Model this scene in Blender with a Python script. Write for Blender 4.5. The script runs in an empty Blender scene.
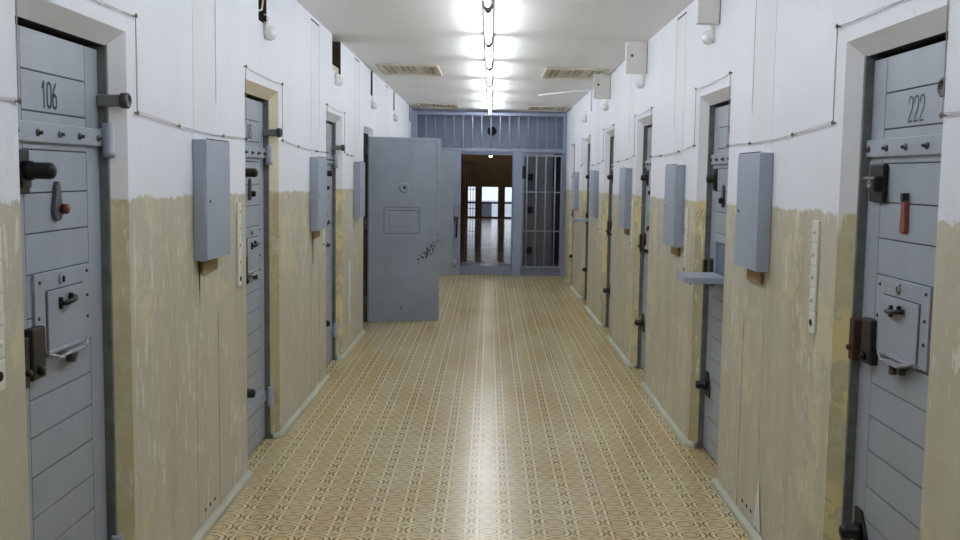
import bpy, bmesh, math, random
from mathutils import Vector, Matrix
random.seed(7)
PI = math.pi
scene = bpy.context.scene
COL = scene.collection

XL, XR = -1.25, 1.215            # wall planes
SPL, FRD = 0.05, 0.027           # splay depth / steel frame depth
def ceil_z(x, y): return 2.70 - 0.012*x - 0.004*y

# ------------------------------------------------------------------ materials
def lin(c):
    return tuple(((v/255)/12.92 if v/255 <= .04045 else ((v/255+.055)/1.055)**2.4) for v in c)
class NT:
    """small helper for node trees"""
    def __init__(s, name, rough=.5, metal=0.0, spec=.5):
        s.m = bpy.data.materials.new(name); s.m.use_nodes = True
        s.t = s.m.node_tree; s.N = s.t.nodes
        s.b = s.N['Principled BSDF']
        s.b.inputs['Roughness'].default_value = rough
        s.b.inputs['Metallic'].default_value = metal
        s.b.inputs['Specular IOR Level'].default_value = spec
    def put(s, sock, v):
        if isinstance(v, bpy.types.NodeSocket): s.t.links.new(v, sock)
        elif isinstance(v, (tuple, list)) and len(v) == 3 and sock.type == 'RGBA': sock.default_value = (*v, 1)
        else: sock.default_value = v
    def math(s, op, a, b=0.0, c=0.0):
        n = s.N.new('ShaderNodeMath'); n.operation = op
        s.put(n.inputs[0], a); s.put(n.inputs[1], b); s.put(n.inputs[2], c)
        return n.outputs[0]
    def mix(s, f, a, b):
        n = s.N.new('ShaderNodeMix'); n.data_type = 'RGBA'
        s.put(n.inputs[0], f); s.put(n.inputs[6], a); s.put(n.inputs[7], b)
        return n.outputs[2]
    def step(s, v, e0, e1):
        n = s.N.new('ShaderNodeMapRange'); n.interpolation_type = 'SMOOTHSTEP'
        s.put(n.inputs[0], v); s.put(n.inputs[1], e0); s.put(n.inputs[2], e1)
        return n.outputs[0]
    def pos(s, obj=False):
        if obj: return s.N.new('ShaderNodeTexCoord').outputs['Object']
        return s.N.new('ShaderNodeNewGeometry').outputs['Position']
    def xyz(s, v):
        n = s.N.new('ShaderNodeSeparateXYZ'); s.put(n.inputs[0], v); return n.outputs
    def scale(s, v, sc):
        n = s.N.new('ShaderNodeVectorMath'); n.operation = 'MULTIPLY'
        s.put(n.inputs[0], v); n.inputs[1].default_value = sc; return n.outputs[0]
    def noise(s, v, sc=5, det=3, rough=.55, dist=0):
        n = s.N.new('ShaderNodeTexNoise'); s.put(n.inputs['Vector'], v)
        n.inputs['Scale'].default_value = sc; n.inputs['Detail'].default_value = det
        n.inputs['Roughness'].default_value = rough; n.inputs['Distortion'].default_value = dist
        return n.outputs[0]
    def bump(s, h, st=.2, d=.01):
        n = s.N.new('ShaderNodeBump'); n.inputs['Strength'].default_value = st
        n.inputs['Distance'].default_value = d; s.put(n.inputs['Height'], h)
        s.t.links.new(n.outputs[0], s.b.inputs['Normal'])
    def color(s, c): s.put(s.b.inputs['Base Color'], c); return s
    def roughness(s, r): s.put(s.b.inputs['Roughness'], r); return s

def paint(name, c, c2, rough=.45, metal=0, sc=6, spec=.5, amt=1.0, bump=.08):
    """painted / plain surface with mottling between two colours"""
    t = NT(name, rough, metal, spec); p = t.pos(True)
    f = t.step(t.noise(p, sc, 4, .6), .3, .75)
    t.color(t.mix(f, lin(c), lin(c2)))
    if bump: t.bump(t.noise(p, sc*7, 3), bump, .004)
    return t.m

def wall_mat(name, up, up2, dado, dado2, patch, yshift=.0075, worn=.5, jag=.045):
    t = NT(name, .5, 0, .4); p = t.pos(); s = t.xyz(p)
    z, y = s[2], s[1]
    n = t.noise(p, 6, 5, .7)
    n2 = t.noise(p, 34, 4, .65)
    base = t.math('ADD', t.math('ADD', z, t.math('MULTIPLY', s[0], .008)), t.math('MULTIPLY', y, yshift))
    e = t.math('ADD', base, t.math('MULTIPLY', t.math('SUBTRACT', n, .5), jag*2))
    e = t.math('ADD', e, t.math('MULTIPLY', t.math('SUBTRACT', n2, .5), jag*.9))
    m = t.step(e, 1.512, 1.522)
    big = t.noise(p, 1.3, 3, .5)
    upc = t.mix(t.step(big, .35, .7), lin(up), lin(up2))
    chip = t.step(t.noise(t.scale(p, (1, 1, .6)), 22, 4, .7), .66, .70)
    upc = t.mix(t.math('MULTIPLY', chip, .35), upc, lin((176, 172, 165)))
    st = t.noise(t.scale(p, (5, 5, 1.3)), 1.0, 5, .7)
    dc = t.mix(t.step(st, .32, .68), lin(dado), lin(dado2))
    mot = t.noise(p, 16, 5, .7)
    dc = t.mix(t.math('MULTIPLY', t.step(mot, .42, .66), .4), dc, lin((201, 197, 178)))
    # broad stains and runs
    st2 = t.noise(t.scale(p, (4, 4, .5)), 1.0, 3, .5)
    dc = t.mix(t.math('MULTIPLY', t.step(st2, .52, .74), .38), dc, lin((164, 147, 112)))
    # flaked patches with crisp outline
    fl = t.noise(t.scale(p, (1, 1, .75)), 5.5, 6, .7, .5)
    flm = t.step(fl, 1.02-worn, 1.035-worn)
    reg = t.step(t.noise(p, 1.7, 2, .5), .5, .56)
    dc = t.mix(t.math('MULTIPLY', flm, t.math('MULTIPLY', reg, .75)), dc, lin(patch))
    # white scratches
    sc = t.step(t.noise(t.scale(p, (1, 1, .22)), 38, 3, .6), .59, .62)
    reg2 = t.step(t.noise(t.scale(p, (1, 1, .6)), 2.6, 2, .5), .46, .56)
    dc = t.mix(t.math('MULTIPLY', sc, t.math('MULTIPLY', reg2, .8)), dc, lin((220, 217, 207)))
    t.color(t.mix(m, dc, upc))
    t.roughness(t.math('ADD', .38, t.math('MULTIPLY', m, .2)))
    t.bump(t.math('ADD', t.math('ADD', t.noise(p, 14, 4, .6), t.math('MULTIPLY', t.noise(t.scale(p, (1, 1, .5)), 4, 2), 2.0)), t.math('MULTIPLY', m, .3)), .4, .008)
    return t.m

M = {}
M['wall'] = wall_mat('wall_paint', (226, 228, 236), (221, 223, 231), (190, 186, 168), (182, 176, 154), (206, 198, 166))
M['chase'] = wall_mat('chase_paint', (224, 225, 230), (219, 220, 225), (190, 186, 167), (182, 176, 153), (206, 198, 164))
M['splay'] = wall_mat('reveal_plaster', (218, 219, 224), (206, 206, 208), (186, 178, 142), (172, 165, 132), (216, 202, 142), worn=.55, jag=.02)
M['splay_ochre'] = wall_mat('reveal_plaster_yellowed', (216, 211, 194), (208, 200, 172), (184, 174, 136), (168, 156, 118), (208, 192, 136), worn=.55, jag=.02)
M['ceiling'] = paint('ceiling_paint', (242, 242, 243), (237, 237, 237), .8, sc=1.5, bump=.1)
M['door'] = paint('door_grey_paint', (152, 160, 171), (143, 150, 160), .42, sc=5)
M['groove'] = paint('groove_shade_joint', (78, 80, 86), (64, 66, 72), .7)  # shade inside the plank grooves put into the colour; also dark joints
M['frame'] = paint('frame_dark_paint', (110, 114, 114), (90, 92, 88), .5, sc=14)
M['cabinet'] = paint('cabinet_paint', (156, 165, 181), (150, 158, 173), .4, sc=3)
M['iron'] = paint('black_iron', (14, 14, 16), (28, 26, 25), .42, .3, sc=20)
M['steel'] = paint('dull_steel', (88, 88, 90), (66, 64, 62), .4, .5, sc=20)
M['bright'] = paint('bare_metal', (176, 180, 188), (150, 150, 152), .35, .4, sc=20)
M['rust'] = paint('rust_brown', (74, 40, 28), (44, 30, 24), .6, .1, sc=22)
M['darkcase'] = paint('dark_lock_case', (48, 40, 36), (32, 28, 26), .45, .2, sc=20)
M['cover'] = paint('peephole_grey', (86, 88, 94), (70, 72, 78), .4, .2, sc=20)
M['red'] = paint('red_brown_paint', (120, 44, 34), (96, 36, 28), .5, sc=20)
M['terracotta'] = paint('worn_red_leather', (140, 72, 58), (116, 56, 44), .6, sc=30)
M['digits'] = paint('stencil_grey', (66, 68, 82), (76, 78, 92), .6, sc=40, bump=0)
M['wire'] = paint('old_wire', (170, 152, 144), (146, 130, 124), .6, sc=20, bump=0)
M['clip'] = paint('wire_clip', (128, 108, 98), (100, 84, 78), .6, sc=20, bump=0)
M['whiteplate'] = paint('white_plastic', (222, 222, 212), (214, 213, 200), .4, sc=10)
M['brownboard'] = paint('brown_board', (150, 126, 84), (130, 106, 68), .7, sc=14)
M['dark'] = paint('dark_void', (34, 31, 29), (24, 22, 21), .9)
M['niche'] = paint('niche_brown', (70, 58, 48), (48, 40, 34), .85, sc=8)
M['base'] = paint('baseboard_paint', (184, 186, 166), (168, 170, 150), .5, sc=6)
M['vent'] = paint('vent_beige', (206, 200, 184), (196, 188, 168), .6, sc=6)
M['ventslot'] = paint('vent_slot', (168, 158, 134), (150, 138, 112), .8, sc=10)
M['batten'] = paint('batten_grey', (168, 168, 176), (158, 158, 166), .5, sc=4)
M['holder'] = paint('lamp_holder', (118, 118, 126), (100, 100, 108), .5, sc=10)
M['bluewall'] = paint('blue_grey_paint', (150, 160, 184), (142, 152, 176), .5, sc=3)
M['bluestep'] = paint('blue_step_paint', (132, 140, 160), (120, 126, 146), .22, sc=3)
M['bar'] = paint('gate_bar_paint', (146, 152, 166), (134, 140, 154), .6, sc=8)
M['dimdoor'] = paint('dim_steel_door', (108, 112, 120), (92, 96, 104), .5, sc=4)
M['brown'] = paint('brown_hall_paint', (90, 68, 36), (78, 58, 28), .5, sc=2)
M['brownframe'] = paint('brown_window_frame', (62, 36, 24), (52, 30, 20), .5, sc=6)
M['hallbar'] = paint('hall_gate_paint', (186, 176, 150), (170, 160, 136), .5, sc=6)
M['whitepaint'] = paint('white_drip', (226, 228, 232), (216, 218, 222), .5, sc=20)
M['yard'] = paint('yard_concrete', (196, 198, 204), (186, 188, 194), .8, sc=1)
M['kerb'] = paint('yard_grey_block', (120, 126, 140), (108, 112, 126), .8, sc=2)

def opal():
    t = NT('opal_glass', .12, 0, .6)
    t.color(lin((236, 236, 238)))
    t.b.inputs['Coat Weight'].default_value = .4
    return t.m
M['opal'] = opal()
def emis(name, c, st):
    t = NT(name, .4); t.color(lin((240, 240, 240)))
    t.b.inputs['Emission Color'].default_value = (*c, 1); t.b.inputs['Emission Strength'].default_value = st
    return t.m
M['tube'] = emis('lit_tube', (.90, .957, 1.0), 37)
M['farlamp'] = emis('lit_far_lamp', (1, .95, .9), 30)
def glass():
    t = NT('window_glass', 0.0); t.color((1, 1, 1))
    t.b.inputs['Transmission Weight'].default_value = 1.0; t.b.inputs['IOR'].default_value = 1.02
    return t.m
M['glass'] = glass()

def leaf_inner():
    """sheet steel with rust flecks gathered low at the free edge"""
    t = NT('sheet_steel_paint', .4); p = t.pos(True); s = t.xyz(p)
    base = t.mix(t.step(t.noise(p, 3, 4, .6), .3, .75), lin((146, 154, 170)), lin((136, 143, 158)))
    dx = t.math('SUBTRACT', s[0], .665); dz = t.math('SUBTRACT', s[2], .76)
    skew = t.math('SUBTRACT', dx, t.math('MULTIPLY', dz, .8))
    d = t.math('SQRT', t.math('ADD', t.math('POWER', t.math('MULTIPLY', skew, 12), 2), t.math('POWER', t.math('MULTIPLY', dz, 6.5), 2)))
    fleck = t.noise(p, 42, 4, .6)
    thr = t.math('ADD', .45, t.math('MULTIPLY', d, .15))
    f = t.step(t.math('SUBTRACT', fleck, thr), 0, .02)
    edge = t.step(s[0], .70, .78)
    f2 = t.step(t.math('ADD', t.noise(p, 30, 3, .6), t.math('MULTIPLY', edge, .07)), .705, .72)
    f = t.math('MAXIMUM', f, t.math('MULTIPLY', f2, .8))
    t.color(t.mix(f, base, lin((52, 38, 36))))
    t.bump(t.noise(p, 18, 3), .1, .004)
    return t.m
M['sheet'] = leaf_inner()

def floor_mat():
    t = NT('patterned_lino', .3, 0, .6); p = t.pos(); s = t.xyz(p)
    PX, PY = .1525, .139
    u0 = t.math('DIVIDE', t.math('ADD', s[0], .135), PX); v0 = t.math('DIVIDE', t.math('ADD', s[1], .07), PY)
    def frac(v): return t.math('SUBTRACT', t.math('FRACT', t.math('ADD', v, 100.5)), .5)
    def ab(v): return t.math('ABSOLUTE', v)
    u, v = frac(u0), frac(v0)
    uh, vh = frac(t.math('ADD', u0, .5)), frac(t.math('ADD', v0, .5))
    def ln(a, b): return t.math('SQRT', t.math('ADD', t.math('POWER', a, 2), t.math('POWER', b, 2)))
    def band(d, r, w): return t.math('SUBTRACT', 1, t.step(ab(t.math('SUBTRACT', d, r)), w*.55, w))
    # octagonal medallion
    au, av = ab(u), ab(v)
    d1 = t.math('MAXIMUM', t.math('MAXIMUM', au, av), t.math('MULTIPLY', t.math('ADD', au, av), .74))
    ring = t.math('MAXIMUM', band(d1, .262, .036), t.math('MULTIPLY', band(d1, .16, .022), .5))
    # ")(" arcs half a cell over, joined at the middle
    d2 = ln(u, t.math('MULTIPLY', v, 1.04))
    arc = t.math('MULTIPLY', band(d2, .45, .044), t.math('SUBTRACT', 1, t.step(av, .36, .42)))
    # lozenge at the corners, small bars over each medallion
    d3 = t.math('ADD', t.math('MULTIPLY', ab(uh), 1.0), t.math('MULTIPLY', ab(vh), 1.5))
    loz = t.math('MAXIMUM', band(d3, .20, .034), t.math('SUBTRACT', 1, t.step(d3, .06, .10)))
    d4 = t.math('ADD', t.math('MULTIPLY', au, 1.0), t.math('MULTIPLY', ab(vh), 2.6))
    bar = t.math('MULTIPLY', t.math('SUBTRACT', 1, t.step(d4, .17, .23)), .75)
    lines = t.math('MAXIMUM', t.math('MAXIMUM', ring, arc), t.math('MAXIMUM', loz, bar))
    big = t.noise(t.scale(p, (1.5, .5, 1)), 1.6, 3, .5)
    base = t.mix(t.step(big, .35, .68), lin((210, 193, 150)), lin((200, 175, 124)))
    inside = t.math('SUBTRACT', 1, t.step(d1, .19, .21))
    base = t.mix(t.math('MULTIPLY', inside, .35), base, lin((190, 162, 106)))
    pale = band(au, .33, .045)
    base = t.mix(t.math('MULTIPLY', pale, .7), base, lin((228, 214, 166)))
    lines = t.math('MULTIPLY', lines, t.math('SUBTRACT', 1, t.math('MULTIPLY', pale, .5)))
    wear = t.step(t.noise(p, 30, 2, .5), .3, .62)
    c = t.mix(t.math('MULTIPLY', lines, t.math('ADD', .66, t.math('MULTIPLY', wear, .2))), base, lin((72, 48, 28)))
    # worn orange-brown spots
    sp = t.step(t.noise(t.scale(p, (1, .55, 1)), 3.1, 4, .6), .62, .72)
    c = t.mix(t.math('MULTIPLY', sp, .15), c, lin((150, 98, 52)))
    # sheet joint
    seam = band(t.math('SUBTRACT', s[0], .585), 0, .0035)
    c = t.mix(t.math('MULTIPLY', seam, .7), c, lin((84, 64, 44)))
    t.color(c)
    t.roughness(.25)
    h = t.math('ADD', t.math('MULTIPLY', t.noise(t.scale(p, (1, .5, 1)), 7, 3), .8), t.math('MULTIPLY', lines, -.12))
    t.bump(h, .035, .006)
    return t.m
M['floor'] = floor_mat()
def hall_floor():
    t = NT('polished_hall_floor', .12, 0, .8); p = t.pos()
    t.color(t.mix(t.noise(p, 2, 3), lin((150, 128, 92)), lin((128, 106, 74))))
    t.bump(t.noise(t.scale(p, (.8, 2.4, 1)), 2.2, 3, .6), .22, .03)
    return t.m
M['hallfloor'] = hall_floor()

# ------------------------------------------------------------------ mesh builder
class MB:
    def __init__(s): s.bm = bmesh.new(); s.mi = 0
    def face(s, pts, mi=None):
        vs = [s.bm.verts.new(p) for p in pts]
        f = s.bm.faces.new(vs); f.material_index = s.mi if mi is None else mi; return f
    def box(s, x0, x1, y0, y1, z0, z1, bev=0, mi=None):
        t = bmesh.new()
        bmesh.ops.create_cube(t, size=1)
        for v in t.verts:
            v.co = Vector(((x0+x1)/2+v.co.x*(x1-x0), (y0+y1)/2+v.co.y*(y1-y0), (z0+z1)/2+v.co.z*(z1-z0)))
        if bev: bmesh.ops.bevel(t, geom=list(t.edges), offset=bev, segments=2, profile=.5, affect='EDGES')
        s.merge(t, mi); return s
    def merge(s, t, mi=None):
        m = s.mi if mi is None else mi
        t.verts.index_update()
        mp = [s.bm.verts.new(v.co) for v in t.verts]
        for f in t.faces:
            try:
                g = s.bm.faces.new([mp[v.index] for v in f.verts]); g.material_index = m; g.smooth = f.smooth
            except ValueError: pass
        t.free()
    def lathe(s, prof, origin, axis, seg=16, smooth=True, mi=None):
        """prof: list of (radius, distance along axis)"""
        ax = Vector(axis).normalized(); o = Vector(origin)
        a = ax.orthogonal().normalized(); b = ax.cross(a)
        t = bmesh.new(); rings = []
        for r, d in prof:
            if r < 1e-6: rings.append([t.verts.new(o+ax*d)])
            else: rings.append([t.verts.new(o+ax*d+(a*math.cos(2*PI*k/seg)+b*math.sin(2*PI*k/seg))*r) for k in range(seg)])
        for A, B in zip(rings, rings[1:]):
            for k in range(seg):
                k2 = (k+1) % seg
                if len(A) == 1 and len(B) == 1: continue
                if len(A) == 1: f = t.faces.new((A[0], B[k], B[k2]))
                elif len(B) == 1: f = t.faces.new((A[k], A[k2], B[0]))
                else: f = t.faces.new((A[k], A[k2], B[k2], B[k]))
                f.smooth = smooth
        if len(rings[0]) > 1: t.faces.new(list(reversed(rings[0])))
        if len(rings[-1]) > 1: t.faces.new(rings[-1])
        bmesh.ops.recalc_face_normals(t, faces=t.faces)
        s.merge(t, mi); return s
    def cyl(s, p0, p1, r, seg=14, mi=None):
        d = Vector(p1)-Vector(p0); return s.lathe([(r, 0), (r, d.length)], p0, d, seg, True, mi)
    def tube(s, pts, r, seg=6, mi=None):
        pts = [Vector(p) for p in pts]; t = bmesh.new(); rings = []
        up = None
        for i, p in enumerate(pts):
            d = (pts[min(i+1, len(pts)-1)]-pts[max(i-1, 0)]).normalized()
            if up is None: up = d.orthogonal().normalized()
            a = (up-d*up.dot(d))
            a = a.normalized() if a.length > 1e-4 else d.orthogonal().normalized()
            up = a; b = d.cross(a)
            rings.append([t.verts.new(p+(a*math.cos(2*PI*k/seg)+b*math.sin(2*PI*k/seg))*r) for k in range(seg)])
        for A, B in zip(rings, rings[1:]):
            for k in range(seg):
                f = t.faces.new((A[k], A[(k+1) % seg], B[(k+1) % seg], B[k])); f.smooth = True
        t.faces.new(list(reversed(rings[0]))); t.faces.new(rings[-1])
        bmesh.ops.recalc_face_normals(t, faces=t.faces)
        s.merge(t, mi); return s
    def prism(s, poly, y0, y1, bev=0, mi=None):
        """polygon in (x, z) extruded from y0 to y1"""
        t = bmesh.new()
        A = [t.verts.new((x, y0, z)) for x, z in poly]; B = [t.verts.new((x, y1, z)) for x, z in poly]
        t.faces.new(A); t.faces.new(list(reversed(B)))
        n = len(poly)
        for k in range(n): t.faces.new((A[k], B[k], B[(k+1) % n], A[(k+1) % n]))
        bmesh.ops.recalc_face_normals(t, faces=t.faces)
        if bev: bmesh.ops.bevel(t, geom=list(t.edges), offset=bev, segments=2, profile=.5, affect='EDGES')
        s.merge(t, mi); return s
    def build(s, name, mat, parent=None):
        me = bpy.data.meshes.new(name); s.bm.to_mesh(me); s.bm.free()
        for m in (mat if isinstance(mat, (list, tuple)) else [mat]): me.materials.append(m)
        o = bpy.data.objects.new(name, me); COL.objects.link(o)
        if parent: o.parent = parent
        return o

def tag(o, label=None, cat=None, group=None, kind=None):
    if label: o['label'] = label
    if cat: o['category'] = cat
    if group: o['group'] = group
    if kind: o['kind'] = kind
    return o
def thing(name, loc, rz=0, label=None, cat=None, group=None):
    o = bpy.data.objects.new(name, None); COL.objects.link(o)
    o.empty_display_size = .1
    o.location = loc; o.rotation_euler = (0, 0, rz)
    return tag(o, label, cat, group)
def copy_tree(o, parent=None, skip=()):
    c = o.copy(); COL.objects.link(c)
    if parent: c.parent = parent
    for ch in list(o.children):
        if ch.name.split('.')[0] in skip: continue
        copy_tree(ch, c, skip)
    return c
def child(root, name):
    for c in root.children_recursive:
        if c.name.split('.')[0] == name: return c
def override(o, mat):
    o.material_slots[0].link = 'OBJECT'; o.material_slots[0].material = mat

# ------------------------------------------------------------------ layout tables
DL = [(2.66, 3.465), (5.13, 5.945), (7.67, 8.51), (9.95, 10.775)]          # door openings, left wall
DR = [(2.72, 3.49), (5.13, 5.885), (7.58, 8.35), (9.87, 10.64), (12.2, 13.02), (14.38, 15.1)]
ZO = 2.07                                                                   # opening height
NICHE = [(5.45, 5.645), (7.97, 8.42), (10.53, 10.70), (13.0, 13.15), (15.55, 15.75)]
NZ = 2.41
Y0, Y1 = -1.6, 16.0
GATE_Y = 16.0; HALL_Y = 16.5; HALL_END = 34.0; SILL = .14

def build_wall(name, X, sgn, doors, niches):
    """sgn: +1 when the wall body lies towards +x"""
    b = MB()
    def q(pts, mi=0):
        f = b.face(pts, mi)
    ys = sorted(set([Y0, HALL_Y] + [v for d in doors for v in d] + [v for n in niches for v in n]))
    for a, c in zip(ys, ys[1:]):
        m = (a+c)/2
        rng = [(0, 2.95)]
        if any(d[0] < m < d[1] for d in doors): rng = [(ZO, 2.95)]
        if any(n[0] < m < n[1] for n in niches):
            lo = rng[0][0]; rng = [(lo, NZ)]
        for z0, z1 in rng:
            q([(X, a, z0), (X, c, z0), (X, c, z1), (X, a, z1)])
    for i, (a, c) in enumerate(doors):
        ia, ic, iz = a+SPL, c-SPL, ZO-.055
        x1 = X+sgn*SPL
        mi = 3 if (sgn < 0 and i == 1) else 1
        q([(X, a, 0), (X, a, ZO), (x1, ia, iz), (x1, ia, 0)], mi)
        q([(X, c, 0), (x1, ic, 0), (x1, ic, iz), (X, c, ZO)], mi)
        q([(X, a, ZO), (X, c, ZO), (x1, ic, iz), (x1, ia, iz)], mi)
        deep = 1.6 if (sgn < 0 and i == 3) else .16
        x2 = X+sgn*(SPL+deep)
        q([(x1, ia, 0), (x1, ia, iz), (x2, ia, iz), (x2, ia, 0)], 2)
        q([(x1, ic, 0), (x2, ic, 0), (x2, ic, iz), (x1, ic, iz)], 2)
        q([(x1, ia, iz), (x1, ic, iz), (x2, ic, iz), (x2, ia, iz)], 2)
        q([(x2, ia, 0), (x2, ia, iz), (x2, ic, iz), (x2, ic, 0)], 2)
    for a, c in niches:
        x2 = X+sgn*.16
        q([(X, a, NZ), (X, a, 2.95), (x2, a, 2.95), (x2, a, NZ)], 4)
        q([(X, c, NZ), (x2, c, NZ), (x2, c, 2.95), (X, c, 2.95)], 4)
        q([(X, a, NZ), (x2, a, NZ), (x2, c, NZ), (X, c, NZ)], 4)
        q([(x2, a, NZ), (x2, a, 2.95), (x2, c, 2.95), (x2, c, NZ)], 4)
    # outer skin so that nothing behind the plaster shows
    xo = X+sgn*1.9
    q([(xo, Y0, 0), (xo, Y0, 2.95), (xo, HALL_Y, 2.95), (xo, HALL_Y, 0)])
    q([(X, Y0, 2.95), (X, HALL_Y, 2.95), (xo, HALL_Y, 2.95), (xo, Y0, 2.95)])
    for yy in (Y0, HALL_Y): q([(X, yy, 0), (X, yy, 2.95), (xo, yy, 2.95), (xo, yy, 0)])
    bmesh.ops.remove_doubles(b.bm, verts=b.bm.verts, dist=1e-5)
    bmesh.ops.recalc_face_normals(b.bm, faces=b.bm.faces)
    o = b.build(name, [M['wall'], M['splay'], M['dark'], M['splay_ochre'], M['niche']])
    return tag(o, kind='structure')
WL = build_wall('wall_left', XL, -1, DL, NICHE)
WR = build_wall('wall_right', XR, 1, DR, [])

# floor / ceiling / back wall
b = MB(); b.box(-3.2, 3.2, Y0-.2, GATE_Y+.02, -.12, 0); tag(b.build('floor', M['floor']), kind='structure')
b = MB()
c4 = [(-3.2, Y0-.2), (3.2, Y0-.2), (3.2, HALL_Y+.1), (-3.2, HALL_Y+.1)]
lo = [(x, y, ceil_z(x, y)) for x, y in c4]; hi = [(x, y, 3.05) for x, y in c4]
b.face(list(reversed(lo))); b.face(hi)
for k in range(4): b.face([lo[k], lo[(k+1) % 4], hi[(k+1) % 4], hi[k]])
bmesh.ops.recalc_face_normals(b.bm, faces=b.bm.faces)
tag(b.build('ceiling', M['ceiling']), kind='structure')
b = MB(); b.box(-3.2, 3.2, Y0-.2, Y0, 0, 2.95); tag(b.build('wall_back', M['wall']), kind='structure')

# baseboards
def baseboard(name, X, sgn, y0, y1, ret0=True, ret1=True):
    b = MB(); n = 6
    prof = [(-.02, 0), (.03, 0)]+[(.03*math.cos(t*PI/2/n), .008+.026*math.sin(t*PI/2/n)) for t in range(n+1)]+[(-.02, .034)]
    P = []
    if ret0: P.append((X+sgn*(SPL-.004), y0-SPL+.004))
    P += [(X, y0), (X, y1)]
    if ret1: P.append((X+sgn*(SPL-.004), y1+SPL-.004))
    P = [Vector(p) for p in P]; rings = []
    def nrm(p, q):
        d = (q-p).normalized(); return Vector((-d.y, d.x)) if sgn > 0 else Vector((d.y, -d.x))
    for k, p in enumerate(P):
        ns = []
        if k: ns.append(nrm(P[k-1], p))
        if k < len(P)-1: ns.append(nrm(p, P[k+1]))
        m = sum(ns, Vector((0, 0))).normalized(); m = m/max(.3, m.dot(ns[0]))
        rings.append([b.bm.verts.new((p.x+m.x*w_, p.y+m.y*w_, h_)) for w_, h_ in prof])
    for A, B in zip(rings, rings[1:]):
        for k in range(len(prof)):
            f = b.bm.faces.new((A[k], A[(k+1) % len(prof)], B[(k+1) % len(prof)], B[k])); f.smooth = 1 < k < len(prof)-2
    b.bm.faces.new(rings[0]); b.bm.faces.new(list(reversed(rings[-1])))
    bmesh.ops.recalc_face_normals(b.bm, faces=b.bm.faces)
    tag(b.build(name, M['base']), kind='structure')
def between(doors, end):
    e = [Y0]
    for a, c in doors: e += [a, c]
    e.append(end)
    return list(zip(e[0::2], e[1::2]))
for nm, X, sg, D in (('baseboard_left', XL, -1, DL), ('baseboard_right', XR, 1, DR)):
    segs = between(D, GATE_Y-.07)
    for k, (a, c) in enumerate(segs): baseboard(nm, X, sg, a, c, k > 0, k < len(segs)-1)

# chase panels: plastered-over ducts, slightly proud of the wall, with a crack along one side
tn = [0]
def trim_name(): tn[0] += 1; return 'trim_%d' % tn[0]
def chase(X, sgn, y0, y1, crack_y, ztop, holes=False):
    b = MB(); n = .0015
    def bx(x0, x1, *r, **k): b.box(min(x0, x1), max(x0, x1), *r, **k)
    bx(X+sgn*.02, X-sgn*n, y0, y1, .0, ztop)
    o = tag(b.build(trim_name(), M['chase']), kind='structure')
    c = MB(); w = .004
    for z0, z1 in ((1.9, ztop), (.0, .96)):
        pts = []; k = 16
        for i in range(k+1):
            z = z0+(z1-z0)*i/k; pts.append((crack_y+random.uniform(-.002, .002), z, w*(.35 if i in (0, k) else random.uniform(.6, 1.0))))
        xx = X-sgn*(n+.0008)
        for p, q in zip(pts, pts[1:]):
            c.face([(xx, p[0]-p[2], p[1]), (xx, p[0]+p[2], p[1]), (xx, q[0]+q[2], q[1]), (xx, q[0]-q[2], q[1])])
    c.box(min(X, X-sgn*(n+.001)), max(X, X-sgn*(n+.001)), y0, y1, ztop-.004, ztop+.006) if ztop < 2.66 else None
    c.build('crack', M['dark'], o)
    if holes:
        for k in range(3):
            h = MB(); yy = crack_y-.09-.075*k if sgn < 0 else crack_y-.10-.075*k
            h.lathe([(.009, 0), (.009, .0015)], (X-sgn*(n), yy, .09), (-sgn, 0, 0), 10); h.build('vent_hole', M['dark'], o)
for i, (a, c) in enumerate([(4.24, 4.585), (7.03, 7.36), (9.28, 9.60), (12.0, 12.3)]):
    chase(XL, -1, a, c, c, ceil_z(XL, c)+.02 if i == 0 else 2.655-.004*(c-7.3), holes=(i == 0))
for i, (a, c) in enumerate([(4.36, 4.70), (6.37, 6.67), (8.52, 8.80), (11.2, 11.48)]):
    chase(XR, 1, a, c, c-.004, ceil_z(XR, c)+.02 if i == 0 else 2.625-.004*(c-6.7), holes=(i == 0))

# steel door frames with the lock keeper fixed on the closing side
M['iron2'] = M['darkcase']
def frame(X, sgn, a, c, keeper=True):
    ia, ic, iz = a+SPL-.012, c-SPL+.012, ZO-.055+.012
    x0, x1 = X+sgn*(SPL-.004), X+sgn*(SPL+FRD+.03)
    lo, hi = min(x0, x1), max(x0, x1)
    b = MB()
    b.box(lo, hi, ia, ia+.022, 0, iz, bev=.003); b.box(lo, hi, ic-.022, ic, 0, iz, bev=.003)
    b.box(lo+.0 if sgn > 0 else lo, hi, ia+.02, ic-.02, iz-.006, iz, bev=.002)
    o = tag(b.build(trim_name(), M['frame']), kind='structure')
    if keeper:
        k = MB(); yk = ia if sgn < 0 else ic
        d = 1 if sgn < 0 else -1
        y0, y1 = sorted((yk+d*.022, yk+d*.066))
        xa, xb = sorted((X+sgn*.034, X+sgn*(SPL+.012)))
        k.box(xa, xb, y0, y1, .985, 1.13, bev=.005)
        k.lathe([(.010, 0), (.010, .012), (.006, .016), (0, .017)], (X+sgn*.036, (y0+y1)/2, 1.03), (-sgn, 0, 0), 12)
        k.build('lock_keeper', M['rust'] if (sgn > 0 and a < 3) else M['iron2'], o)
    return o
for a, c in DL: frame(XL, -1, a, c)
for a, c in DR: frame(XR, 1, a, c)

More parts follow.
